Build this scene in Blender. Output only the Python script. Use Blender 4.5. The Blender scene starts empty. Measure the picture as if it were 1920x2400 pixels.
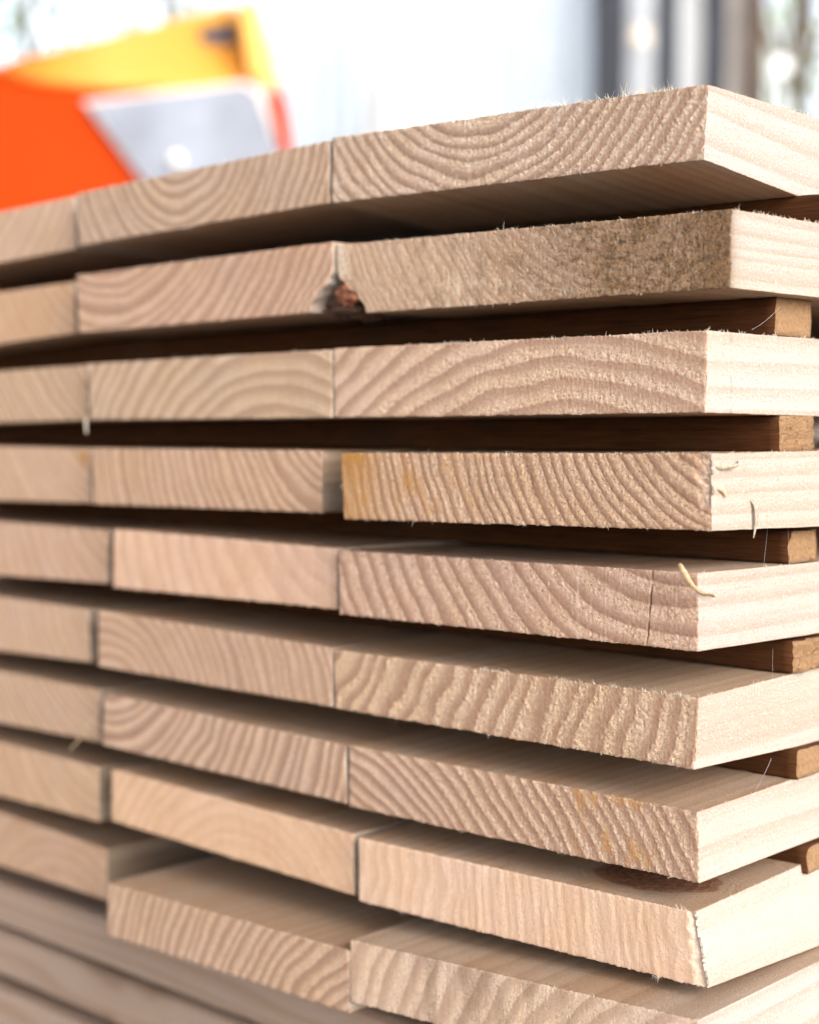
import bpy, math, random
import numpy as np
from mathutils import Vector, Matrix

C = bpy.context.scene
COL = C.collection
R = math.radians

# ------------------------------------------------------------------ camera
ZG = 0.47                       # height of the lens above the yard
CAM = np.array([0.24360831, -0.38031628, ZG])
FW = np.array([-0.68363232, 0.72799447, -0.05168077])
RT = np.array([0.72896863, 0.68454711, 0.0])
UP = np.array([-0.03537792, 0.03767366, 0.99866366])
cam_d = bpy.data.cameras.new('camera')
cam = bpy.data.objects.new('camera', cam_d)
COL.objects.link(cam)
cam.matrix_world = Matrix(((RT[0], UP[0], -FW[0], CAM[0]),
                           (RT[1], UP[1], -FW[1], CAM[1]),
                           (RT[2], UP[2], -FW[2], CAM[2]),
                           (0, 0, 0, 1)))
cam_d.sensor_fit = 'HORIZONTAL'
cam_d.sensor_width = 24.0
cam_d.lens = 46.5
cam_d.clip_start = 0.01
cam_d.clip_end = 500
cam_d.dof.use_dof = True
cam_d.dof.focus_distance = 0.462
cam_d.dof.aperture_fstop = 5.3
cam_d.dof.aperture_blades = 9
C.camera = cam

# ------------------------------------------------------------------ light
SUN_AZ, SUN_EL = -14.0, 26.0      # degrees: azimuth from +X towards +Y, elevation
w = bpy.data.worlds.new('World')
C.world = w
w.use_nodes = True
nt = w.node_tree
nt.nodes.clear()
wo = nt.nodes.new('ShaderNodeOutputWorld')
bg = nt.nodes.new('ShaderNodeBackground')
sky = nt.nodes.new('ShaderNodeTexSky')
hs = nt.nodes.new('ShaderNodeHueSaturation')
sky.sky_type = 'NISHITA'
sky.sun_disc = False
sky.sun_elevation = R(SUN_EL)
sky.sun_rotation = R(90 - SUN_AZ)
sky.air_density = 1.0
sky.dust_density = 2.0
sky.ozone_density = 1.0
hs.inputs['Saturation'].default_value = 0.42      # thin overcast
nt.links.new(sky.outputs[0], hs.inputs['Color'])
nt.links.new(hs.outputs[0], bg.inputs['Color'])
bg.inputs['Strength'].default_value = 0.15
nt.links.new(bg.outputs[0], wo.inputs[0])
sd = bpy.data.lights.new('sun', 'SUN')
sd.energy = 0.75
sd.angle = R(34)
sd.color = (1.0, 0.985, 0.965)
so = bpy.data.objects.new('sun', sd)
COL.objects.link(so)
_d = Vector((math.cos(R(SUN_EL)) * math.cos(R(SUN_AZ)), math.cos(R(SUN_EL)) * math.sin(R(SUN_AZ)), math.sin(R(SUN_EL))))
so.rotation_euler = _d.to_track_quat('Z', 'Y').to_euler()
so.location = (3, 0, 4)
vs = C.view_settings
C.display_settings.display_device = 'sRGB'
vs.view_transform = 'Standard'
vs.look = 'None'
vs.exposure = 1.76
vs.gamma = 1.0
C.cycles.use_denoising = True
C.cycles.max_bounces = 10
C.cycles.diffuse_bounces = 6
C.cycles.use_adaptive_sampling = True
C.cycles.adaptive_threshold = 0.01

# ------------------------------------------------------------------ noise
_rs = np.random.RandomState(7)
_P = np.concatenate([_rs.permutation(256)] * 3)
_G = _rs.normal(size=(256, 3))
_G /= np.linalg.norm(_G, axis=1, keepdims=True)


def noise(x, y, z=0.0, seed=0):
    x, y, z = np.broadcast_arrays(np.asarray(x, float) + seed * 17.31, np.asarray(y, float) + seed * 5.77, np.asarray(z, float) + seed * 3.1)
    xi = np.floor(x).astype(int); yi = np.floor(y).astype(int); zi = np.floor(z).astype(int)
    xf = x - xi; yf = y - yi; zf = z - zi
    u = xf**3 * (xf * (xf * 6 - 15) + 10); v = yf**3 * (yf * (yf * 6 - 15) + 10); t = zf**3 * (zf * (zf * 6 - 15) + 10)
    xi &= 255; yi &= 255; zi &= 255
    r = 0
    for a in (0, 1):
        wa = u if a else 1 - u
        for b in (0, 1):
            wb = v if b else 1 - v
            for c in (0, 1):
                wc = t if c else 1 - t
                g = _G[_P[_P[_P[xi + a] + yi + b] + zi + c] & 255]
                r = r + wa * wb * wc * (g[..., 0] * (xf - a) + g[..., 1] * (yf - b) + g[..., 2] * (zf - c))
    return r * 1.5


def sstep(a, b, x):
    t = np.clip((x - a) / (b - a), 0, 1)
    return t * t * (3 - 2 * t)


# ------------------------------------------------------------------ materials
class NT:
    def __init__(s, name):
        s.m = bpy.data.materials.new(name)
        s.m.use_nodes = True
        s.t = s.m.node_tree
        s.b = s.t.nodes['Principled BSDF']

    def n(s, typ, **kw):
        nd = s.t.nodes.new('ShaderNode' + typ)
        for k, v in kw.items():
            setattr(nd, k, v)
        return nd

    def l(s, a, b):
        if hasattr(a, 'outputs'):
            a = a.outputs[0]
        s.t.links.new(a, b)

    def attr(s, name, typ='GEOMETRY'):
        a = s.n('Attribute', attribute_name=name, attribute_type=typ)
        return a.outputs['Fac']

    def math(s, op, a, b=None, c=None, clamp=False):
        nd = s.n('Math', operation=op, use_clamp=clamp)
        for i, v in enumerate((a, b, c)):
            if v is None:
                continue
            if isinstance(v, (int, float)):
                nd.inputs[i].default_value = v
            else:
                s.l(v, nd.inputs[i])
        return nd.outputs[0]

    def mix(s, f, a, b, mode='MIX'):
        nd = s.n('Mix', data_type='RGBA', blend_type=mode)
        for i, v in ((0, f), (6, a), (7, b)):
            if isinstance(v, (int, float)):
                nd.inputs[i].default_value = v
            elif isinstance(v, tuple):
                nd.inputs[i].default_value = (*v, 1)
            else:
                s.l(v, nd.inputs[i])
        return nd.outputs[2]

    def ramp(s, f, stops):
        nd = s.n('ValToRGB')
        e = nd.color_ramp.elements
        while len(e) < len(stops):
            e.new(0.5)
        for k, (p, c) in enumerate(stops):
            e[k].position = p
            e[k].color = (c, c, c, 1) if isinstance(c, (int, float)) else (*c, 1)
        s.l(f, nd.inputs[0])
        return nd.outputs[0]

    def noise(s, scale, detail=3.0, rough=0.55, vec=None, off=None):
        """noise in millimetres of the object's own space; scale = (x, y, z) cells per mm"""
        tc = vec or s.n('TexCoord').outputs['Object']
        mp = s.n('Mapping')
        mp.inputs['Scale'].default_value = tuple(v * 1000 for v in scale)
        s.l(tc, mp.inputs[0])
        if off is not None:
            cb = s.n('CombineXYZ')
            for i in range(3):
                s.l(off, cb.inputs[i])
            s.l(cb, mp.inputs['Location'])
        nd = s.n('TexNoise')
        nd.inputs['Scale'].default_value = 1.0
        nd.inputs['Detail'].default_value = detail
        nd.inputs['Roughness'].default_value = rough
        s.l(mp, nd.inputs['Vector'])
        return nd.outputs[0]

    def bump(s, h, strength, dist, prev=None):
        nd = s.n('Bump')
        nd.inputs['Strength'].default_value = strength
        nd.inputs['Distance'].default_value = dist
        s.l(h, nd.inputs['Height'])
        if prev is not None:
            s.l(prev, nd.inputs['Normal'])
        return nd.outputs[0]


def end_grain():
    k = NT('end_grain')
    off = k.attr('seed', 'OBJECT')
    ring = k.attr('ring')
    gj = k.noise((0.8, 0.3, 0.8), 4, 0.7, off=k.math('ADD', off, 13.0))
    p = k.math('FRACT', k.math('ADD', ring, k.math('MULTIPLY', k.math('SUBTRACT', gj, 0.5), k.attr('jitter', 'OBJECT'))))
    late = k.ramp(p, [(0.0, 0.9), (0.08, 0.08), (0.34, 0.0), (0.52, 0.45), (0.70, 0.85), (0.94, 1.0), (1.0, 0.95)])
    lc = k.math('MULTIPLY', late, k.attr('contrast', 'OBJECT'))
    early = k.math('MULTIPLY', k.math('SUBTRACT', 1.0, late), k.attr('flecks', 'OBJECT'))
    big = k.noise((0.035, 0.035, 0.05), 3, 0.5, off=off)
    ce = k.mix(k.ramp(big, [(0.35, 0.0), (0.65, 1.0)]), (0.715, 0.53, 0.415), (0.70, 0.505, 0.36))
    col = k.mix(lc, ce, (0.255, 0.15, 0.106))
    # torn fibre ends: pale flecks and dark pores, mostly in the soft early wood
    g1 = k.noise((0.95, 0.4, 0.95), 5, 0.72, off=off)
    fle = k.math('MULTIPLY', k.ramp(g1, [(0.51, 0.0), (0.60, 1.0)]), k.math('MULTIPLY_ADD', early, 0.75, 0.07))
    col = k.mix(fle, col, (0.82, 0.67, 0.54))
    g2 = k.noise((1.35, 0.4, 1.35), 5, 0.7, off=k.math('ADD', off, 31.0))
    por = k.math('MULTIPLY', k.ramp(g2, [(0.54, 0.0), (0.62, 1.0)]), k.math('MULTIPLY_ADD', early, 0.62, 0.08))
    col = k.mix(por, col, (0.25, 0.15, 0.095))
    # saw marks running up and down
    sw = k.noise((1.3, 0.05, 0.035), 3, 0.6, off=off)
    col = k.mix(k.ramp(sw, [(0.35, 0.0), (0.7, 0.55)]), col, k.mix(1.0, col, (0.80, 0.76, 0.74), 'MULTIPLY'))
    col = k.mix(k.math('MULTIPLY', k.ramp(sw, [(0.58, 0.0), (0.72, 1.0)]), 0.16), col, (0.62, 0.5, 0.4))
    rough_patch = k.noise((0.12, 0.1, 0.12), 3, 0.6, off=k.math('ADD', off, 7.0))
    col = k.mix(k.math('MULTIPLY', k.ramp(rough_patch, [(0.45, 0.0), (0.75, 1.0)]), 0.35), col, k.mix(1.0, col, (0.84, 0.74, 0.64), 'MULTIPLY'))
    # resin, mould and water stains with outlines of their own
    col = k.mix(k.attr('resin'), col, k.mix(g1, (0.38, 0.17, 0.03), (0.52, 0.28, 0.07)))
    col = k.mix(k.math('MULTIPLY', k.attr('fluff'), k.ramp(g1, [(0.35, 0.1), (0.6, 1.0)])), col, (0.86, 0.77, 0.68))
    st = k.attr('stain_shade')
    col = k.mix(st, col, k.mix(k.ramp(g2, [(0.38, 0.0), (0.62, 1.0)]), (0.27, 0.15, 0.062), (0.06, 0.04, 0.027)))
    col = k.mix(k.attr('crack'), col, (0.05, 0.025, 0.015))
    tint = k.n('Attribute', attribute_name='tint', attribute_type='OBJECT').outputs['Color']
    col = k.mix(1.0, col, tint, 'MULTIPLY')
    k.l(col, k.b.inputs['Base Color'])
    k.b.inputs['Roughness'].default_value = 0.78
    k.b.inputs['Specular IOR Level'].default_value = 0.22
    h1 = k.math('MULTIPLY', k.math('SUBTRACT', k.math('ADD', g1, g2), 1.0), k.math('MULTIPLY_ADD', early, 0.75, 0.3))
    nb = k.bump(h1, 1.0, 0.0010)
    nb = k.bump(sw, 0.35, 0.0003, nb)
    k.l(nb, k.b.inputs['Normal'])
    return k.m


def long_grain(name='long_grain', tone=(1, 1, 1)):
    k = NT(name)
    off = k.attr('seed', 'OBJECT')
    p = k.math('FRACT', k.attr('ring'))
    late = k.ramp(p, [(0.0, 0.7), (0.07, 0.05), (0.3, 0.0), (0.62, 0.4), (0.92, 1.0), (1.0, 0.9)])
    big = k.noise((0.03, 0.006, 0.04), 3, 0.5, off=off)
    ce = k.mix(k.ramp(big, [(0.35, 0.0), (0.65, 1.0)]), (0.415, 0.377, 0.345), (0.41, 0.366, 0.32))
    col = k.mix(k.math('MULTIPLY', late, k.attr('lcontrast', 'OBJECT')), ce, (0.30, 0.225, 0.165))
    fib = k.noise((1.1, 0.035, 1.1), 4, 0.65, off=off)
    col = k.mix(k.ramp(fib, [(0.40, 0.0), (0.75, 0.45)]), col, k.mix(1.0, col, (0.78, 0.70, 0.62), 'MULTIPLY'))
    fuz = k.noise((1.2, 0.9, 1.2), 4, 0.7, off=off)
    col = k.mix(k.math('MULTIPLY', k.ramp(fuz, [(0.55, 0.0), (0.68, 1.0)]), 0.45), col, (0.64, 0.58, 0.52))
    col = k.mix(k.math('MULTIPLY', k.ramp(fuz, [(0.30, 1.0), (0.42, 0.0)]), 0.45), col, (0.30, 0.20, 0.12))
    spk = k.noise((0.22, 0.12, 0.22), 2, 0.5, off=k.math('ADD', off, 3.0))
    col = k.mix(k.math('MULTIPLY', k.ramp(spk, [(0.74, 0.0), (0.80, 1.0)]), 0.6), col, (0.24, 0.14, 0.08))
    kn = k.attr('knot')
    kb = k.noise((0.5, 0.35, 0.5), 4, 0.7, off=off)
    kc = k.mix(k.ramp(kb, [(0.4, 0.0), (0.6, 1.0)]), (0.34, 0.17, 0.105), (0.11, 0.052, 0.036))
    col = k.mix(kn, col, k.mix(k.math('MULTIPLY', late, 0.6), kc, (0.06, 0.03, 0.02)))
    col = k.mix(k.attr('stain_shade'), col, (0.19, 0.12, 0.07))  # real stains, plus gap shade painted on right side faces
    tint = k.n('Attribute', attribute_name='tint', attribute_type='OBJECT').outputs['Color']
    col = k.mix(1.0, k.mix(0.6, col, k.mix(1.0, col, tint, 'MULTIPLY')), tone, 'MULTIPLY')
    wd = k.noise((0.05, 0.008, 0.05), 4, 0.6, off=k.math('ADD', off, 5.0))
    col = k.mix(k.math('MULTIPLY', k.attr('wide'), k.ramp(wd, [(0.3, 0.55), (0.65, 1.0)])), col, k.mix(1.0, col, (0.90, 0.65, 0.455), 'MULTIPLY'))  # wide faces browner: partly own tone, partly gap shade painted in
    k.l(col, k.b.inputs['Base Color'])
    k.b.inputs['Roughness'].default_value = 0.6
    k.b.inputs['Specular IOR Level'].default_value = 0.3
    nb = k.bump(fuz, 1.0, 0.0008)
    nb = k.bump(fib, 0.35, 0.0003, nb)
    k.l(nb, k.b.inputs['Normal'])
    return k.m


def plain(name, c, rough=0.6, var=0.12, scale=0.02, spec=0.4, metal=0.0, c2=None, bump=0.0):
    k = NT(name)
    nz = k.noise((scale, scale, scale), 5, 0.6)
    k.l(k.mix(k.ramp(nz, [(0.3, 0.0), (0.7, 1.0)]), tuple(v * (1 - var) for v in c), c2 or tuple(min(1, v * (1 + var)) for v in c)), k.b.inputs['Base Color'])
    k.b.inputs['Roughness'].default_value = rough
    k.b.inputs['Specular IOR Level'].default_value = spec
    k.b.inputs['Metallic'].default_value = metal
    if bump:
        k.l(k.bump(nz, 1.0, bump), k.b.inputs['Normal'])
    return k.m


M_END = end_grain()
M_LONG = long_grain()


def old_wood():
    k = NT('old_sticker_wood')
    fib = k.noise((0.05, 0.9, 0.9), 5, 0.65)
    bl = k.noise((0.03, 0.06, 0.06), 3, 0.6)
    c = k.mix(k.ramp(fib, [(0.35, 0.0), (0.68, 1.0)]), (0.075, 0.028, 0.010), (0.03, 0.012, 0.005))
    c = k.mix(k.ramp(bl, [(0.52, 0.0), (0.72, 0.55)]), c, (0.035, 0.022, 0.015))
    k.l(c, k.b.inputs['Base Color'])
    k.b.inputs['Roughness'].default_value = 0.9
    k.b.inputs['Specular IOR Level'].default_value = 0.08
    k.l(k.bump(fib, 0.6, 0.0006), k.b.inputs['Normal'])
    return k.m


def sticker_end():
    k = NT('sticker_end_grain')
    g = k.noise((0.7, 0.7, 0.7), 5, 0.7)
    bl = k.noise((0.09, 0.09, 0.09), 3, 0.6)
    c = k.mix(k.ramp(g, [(0.3, 0.0), (0.7, 1.0)]), (0.19, 0.10, 0.042), (0.33, 0.19, 0.09))
    c = k.mix(k.ramp(bl, [(0.5, 0.0), (0.7, 0.45)]), c, (0.24, 0.14, 0.07))
    k.l(c, k.b.inputs['Base Color'])
    k.b.inputs['Roughness'].default_value = 0.85
    k.l(k.bump(g, 1.0, 0.0012), k.b.inputs['Normal'])
    return k.m


M_STICK = old_wood()
M_STICKEND = sticker_end()


def fibre_mat():
    k = NT('wood_fibre')
    k.b.inputs['Base Color'].default_value = (0.90, 0.81, 0.70, 1)
    k.b.inputs['Roughness'].default_value = 0.7
    tr = k.n('BsdfTranslucent')
    tr.inputs[0].default_value = (0.9, 0.82, 0.72, 1)
    mx = k.n('MixShader')
    mx.inputs[0].default_value = 0.5
    k.l(k.b, mx.inputs[1]); k.l(tr, mx.inputs[2])
    k.l(mx, k.t.nodes['Material Output'].inputs[0])
    return k.m


M_FIB = fibre_mat()


# ------------------------------------------------------------------ mesh helpers
def mesh_obj(name, V, F, mats, parent=None, mat_idx=None, smooth=True):
    me = bpy.data.meshes.new(name)
    V = np.asarray(V, np.float32)
    if isinstance(F, np.ndarray):
        F = [F]
    loops, sizes = [], []
    for f in F:
        f = np.asarray(f)
        if f.ndim == 1:
            f = f[None]
        loops.append(f.ravel()); sizes.append(np.full(len(f), f.shape[1]))
    loops = np.concatenate(loops).astype(np.int32); sizes = np.concatenate(sizes).astype(np.int32)
    starts = np.concatenate([[0], np.cumsum(sizes)[:-1]]).astype(np.int32)
    me.vertices.add(len(V)); me.vertices.foreach_set('co', V.ravel())
    me.loops.add(len(loops)); me.loops.foreach_set('vertex_index', loops)
    me.polygons.add(len(sizes)); me.polygons.foreach_set('loop_start', starts)
    try:
        me.polygons.foreach_set('loop_total', sizes)
    except Exception:
        pass
    for m in (mats if isinstance(mats, (list, tuple)) else [mats]):
        me.materials.append(m)
    if mat_idx is not None:
        me.polygons.foreach_set('material_index', np.asarray(mat_idx, np.int32))
    me.polygons.foreach_set('use_smooth', np.full(len(sizes), smooth))
    me.update(calc_edges=True)
    me.validate()
    o = bpy.data.objects.new(name, me)
    COL.objects.link(o)
    if parent:
        o.parent = parent
    return o


def tag(o, label, cat, group=None, kind=None):
    if label: o['label'] = label
    if cat: o['category'] = cat
    if group: o['group'] = group
    if kind: o['kind'] = kind
    return o


def fattr(o, name, a):
    at = o.data.attributes.new(name, 'FLOAT', 'POINT')
    at.data.foreach_set('value', np.asarray(a, np.float32))


# ------------------------------------------------------------------ boards
BOARD_GROUP = 'sawn boards stacked in rows'


def board(label, quad, ring, y0=0.0, res=0.28, length=0.95, tint=(1, 1, 1), contrast=0.75, lcontrast=0.5, relief=1.0,
          gran=1.0, warp=0.22, seed=0, bow=(0, 0), dzt=0.0, dzb=0.0, resin=None, stain_shade=None, fluff=None, crack=None, knot=None, edge=1.0,
          extra=None, wvar=0.3, smudge=None, edge_shade=0.0, undercut=0.0):
    """quad: TL TR BR BL of the sawn end in mm (x, z at y = 0 as seen); ring: pith u, v and ring spacing, mm from the end's lower left"""
    q = np.array(quad, float)
    cx, cz = CAM[0] * 1000, 0.0
    kf = (y0 - CAM[1] * 1000) / (-CAM[1] * 1000)
    q = np.array([[cx + (x - cx) * kf, cz + (z - cz) * kf] for x, z in q])
    TL, TR, BR, BL = q
    W = (np.hypot(*(TR - TL)) + np.hypot(*(BR - BL))) / 2
    H = (np.hypot(*(TL - BL)) + np.hypot(*(TR - BR))) / 2
    nu, nv = int(round(W / res)), int(round(H / res))
    ox, oz = (BL[0] + BR[0]) / 2, (BL[1] + BR[1]) / 2

    def place(u, v, y):
        """u, v in mm on the section, y in mm behind the sawn end -> local xyz in mm"""
        s, t = u / W, v / H
        uc = 0.0
        if undercut:
            e_ = (s if undercut < 0 else 1 - s)**11
            uc = undercut * e_ * sstep(0.60, 0.05, 1 * t + 0.07 * noise(v / 2.5, y / 20, 0, seed + 77))
        x = uc + (1 - t) * ((1 - s) * BL[0] + s * BR[0]) + t * ((1 - s) * TL[0] + s * TR[0])
        z = (1 - t) * ((1 - s) * BL[1] + s * BR[1]) + t * ((1 - s) * TL[1] + s * TR[1])
        z = z + 4 * s * (1 - s) * ((1 - t) * bow[1] + t * bow[0])
        yy = np.clip(y / 62.0, 0, 1)
        z = z + yy * ((1 - t) * dzb + t * dzt)
        return x - ox, z - oz

    def rings(u, v, y):
        wu = u + 3.0 * warp * noise(u / 16, v / 12, y / 160, seed + 3) * 2
        wv = v + 3.0 * warp * noise(u / 18, v / 12, y / 160, seed + 9) * 2
        cu = ring[0] + 6 * noise(y / 220.0, seed * 1.7, 0) + y * 0.004
        cv = ring[1] + 5 * noise(y / 260.0, seed * 2.3, 4.0)
        r = np.hypot(wu - cu, wv - cv) / ring[2]
        r = r + wvar * 2.0 * noise(r * 0.55, 0.3, 0.7, seed + 5)
        r = r + 0.03 * noise(u / 1.3, v / 1.3, y / 40.0, seed + 1)
        return r + 40

    def edge_wobble(u, v, y):
        """rough sawn arrises"""
        db, dt, dl, dr = v, H - v, u, W - u
        fy = np.exp(-y / 1.1)
        nb = noise(u / 1.1, 0.2, y / 3, seed + 20) + 0.8 * noise(u / 3.5, 0.7, 0, seed + 21)
        nt_ = noise(u / 1.1, 3.2, y / 3, seed + 22) + 0.6 * noise(u / 4.0, 3.7, 0, seed + 23)
        nl = noise(v / 1.0, 5.2, y / 4, seed + 24)
        nr = noise(v / 1.0, 8.2, y / 4, seed + 25)
        lw = noise(y / 5.0, 1.1, 0, seed + 26) * 0.12
        dz = edge * (np.exp(-db / 0.8) * (0.30 * nb * fy + lw) + np.exp(-dt / 0.8) * (0.22 * nt_ * fy + lw))
        dx = edge * (np.exp(-dl / 0.8) * (0.28 * nl * fy) + np.exp(-dr / 0.8) * (0.30 * nr * fy + lw))
        return dx, dz

    # --- sawn end
    uu = np.linspace(0, W, nu + 1); vv = np.linspace(0, H, nv + 1)
    U, Vv = np.meshgrid(uu, vv, indexing='ij')
    U = U.ravel(); Vv = Vv.ravel()
    rg = rings(U, Vv, 0 * U)
    p = rg - np.floor(rg)
    L = sstep(0.36, 0.6, p) * (1 - sstep(0.84, 1.0, p))
    E_ = 1 - L
    h = 0.06 * relief * L
    if res < 0.5:
        gn = 0.6 * noise(U / 0.95, Vv / 0.95, 0, seed + 31) + 0.5 * noise(U / 1.9, Vv / 1.9, 0, seed + 32)
        h = h + gran * (0.24 * gn * (0.12 + 0.9 * E_))
        h = h + 0.045 * gran * noise(U / 0.7, Vv / 9.0, 0, seed + 33)
    h = h + 0.30 * noise(U / 22, Vv / 14, 0, seed + 34)
    de = np.minimum(np.minimum(U, W - U), np.minimum(Vv, H - Vv))
    h = h - edge * 0.34 * np.exp(-de / 0.28) * (0.6 + 0.7 * noise(U / 1.5, Vv / 1.5, 0, seed + 35))
    cr = np.zeros_like(U)
    if crack is not None:
        cr = crack(U, Vv, W, H)
        h = h - 0.9 * cr
    if extra is not None:
        h = h + extra(U, Vv, W, H, p)
    dx, dz = edge_wobble(U, Vv, 0 * U)
    X, Z = place(U, Vv, 0 * U)
    end_co = np.stack([X + dx, -h, Z + dz], 1)
    idx = np.arange((nu + 1) * (nv + 1)).reshape(nu + 1, nv + 1)
    endF = np.stack([idx[:-1, :-1], idx[1:, :-1], idx[1:, 1:], idx[:-1, 1:]], -1).reshape(-1, 4)
    # --- long faces
    per = np.concatenate([idx[:, 0], idx[-1, 1:], idx[-2::-1, -1], idx[0, -2:0:-1]])
    n = len(per)
    ys = [res]
    step = res
    fine = 105.0 if knot is not None else 0.0
    if smudge is not None:
        fine = 24.0
    while ys[-1] < length * 1000:
        step = min(step * 1.3, (1.4 if smudge is None else 0.5) if ys[-1] < fine else 60.0)
        ys.append(ys[-1] + step)
    ys = np.array(ys)
    PU = np.tile(U[per], len(ys)); PV = np.tile(Vv[per], len(ys)); PY = np.repeat(ys, n)
    lr = rings(PU, PV, PY)
    kn = np.zeros_like(lr)
    if knot is not None:
        ku, ky, ka, kb = knot
        d = np.hypot((PU - ku) / ka, (PY - ky) / kb)
        top = sstep(H - 6, H - 0.5, PV)
        d = d + 0.10 * noise(PU / 9, PY / 7, 0, seed + 51)
        wgt = top * (1 - sstep(1.2, 2.4, d))
        lr = lr * (1 - wgt) + wgt * (40 + d * 6.5)
        kn = top * (1 - sstep(0.80, 1.04, d)) * 0.9
    dx, dz = edge_wobble(PU, PV, PY)
    X, Z = place(PU, PV, PY)
    long_co = np.stack([X + dx, PY, Z + dz], 1)
    base = len(end_co)
    rows = np.concatenate([per[None], base + np.arange(n * len(ys)).reshape(len(ys), n)])
    a = rows[:-1]; b = rows[1:]
    longF = np.stack([a, b, np.roll(b, -1, 1), np.roll(a, -1, 1)], -1).reshape(-1, 4)
    capF = rows[-1][::-1].copy()
    co = np.concatenate([end_co, long_co]) / 1000.0
    mi = np.concatenate([np.zeros(len(endF)), np.ones(len(longF) + 1)])
    o = mesh_obj('board', co, [endF, longF, capF], [M_END, M_LONG], mat_idx=mi)
    o.location = (ox / 1000, y0 / 1000, oz / 1000 + ZG)
    nl_ = len(long_co)
    fattr(o, 'ring', np.concatenate([rg, lr]))
    fattr(o, 'wide', np.concatenate([np.zeros(len(U)), ((PV > H - 0.01) | (PV < 0.01)) * 1.0]))

    def feat(fn):
        if fn is None:
            return None
        return fn

    for nm, fn in (('resin', resin), ('stain_shade', stain_shade), ('fluff', fluff)):
        if fn is not None:
            a1 = np.clip(fn(U, Vv, W, H), 0, 1)
            a2 = np.clip(fn(PU, PV, W, H), 0, 1) * np.exp(-PY / 2.0)
            fattr(o, nm, np.concatenate([a1, a2]))
    if smudge is not None:
        right = sstep(W - 0.6, W - 0.01, PU)
        sm = right * (np.exp(-((PY - smudge[0] + 0.05 * (PV - H / 2)) / (smudge[1] * 0.5))**2) * sstep(-0.1, 0.4, noise(PV / 3, PY / 2, 0, 111)) + 0.6 * np.exp(-((PY - smudge[0] + 2.5) / 1.6)**2) * sstep(0.65 * H, H, PV) * sstep(0, 0.4, noise(PV / 1.2, PY / 1.2, 0, 112)))
        fattr(o, 'stain_shade', np.concatenate([np.zeros(len(U)), 0.6 * np.clip(sm, 0, 1)]))
    if edge_shade:
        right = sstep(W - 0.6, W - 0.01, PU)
        fattr(o, 'stain_shade', np.concatenate([np.zeros(len(U)), edge_shade * right * (0.75 + 0.6 * noise(PV / 2.2, PY / 60, 0, 121))]))  # brown grain bands, with the gap's shade painted into right faces
    if crack is not None:
        fattr(o, 'crack', np.concatenate([np.clip(cr, 0, 1), np.zeros(nl_)]))
    if knot is not None:
        fattr(o, 'knot', np.concatenate([np.zeros(len(U)), kn]))
    o['seed'] = float(seed) * 11.7
    o['jitter'] = 1.3 / ring[2]
    o['flecks'] = float(min(1.0, 0.15 + 0.7 * gran))
    o['tint'] = tuple(float(v) for v in tint)
    o['contrast'] = float(contrast)
    o['lcontrast'] = float(lcontrast)
    tag(o, label, 'board', BOARD_GROUP)
    o_dims = dict(W=W, H=H, place=place, seed=seed)
    return o, o_dims


def strand(V, F, pts, r0, r1=0.0, nside=4):
    """a tapered tube through pts (mm), appended to V / F"""
    pts = np.asarray(pts, float)
    m = len(pts)
    t = np.gradient(pts, axis=0)
    t /= np.linalg.norm(t, axis=1, keepdims=True) + 1e-9
    ref = np.array([0.3, 0.5, 0.81])
    b = np.cross(t, ref); b /= np.linalg.norm(b, axis=1, keepdims=True) + 1e-9
    c = np.cross(t, b)
    base = len(V)
    for i in range(m):
        r = r0 + (r1 - r0) * i / (m - 1)
        for s in range(nside):
            a = 2 * math.pi * s / nside
            V.append(pts[i] + r * (math.cos(a) * b[i] + math.sin(a) * c[i]))
    for i in range(m - 1):
        for s in range(nside):
            s2 = (s + 1) % nside
            F.append((base + i * nside + s, base + i * nside + s2, base + (i + 1) * nside + s2, base + (i + 1) * nside + s))


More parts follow.
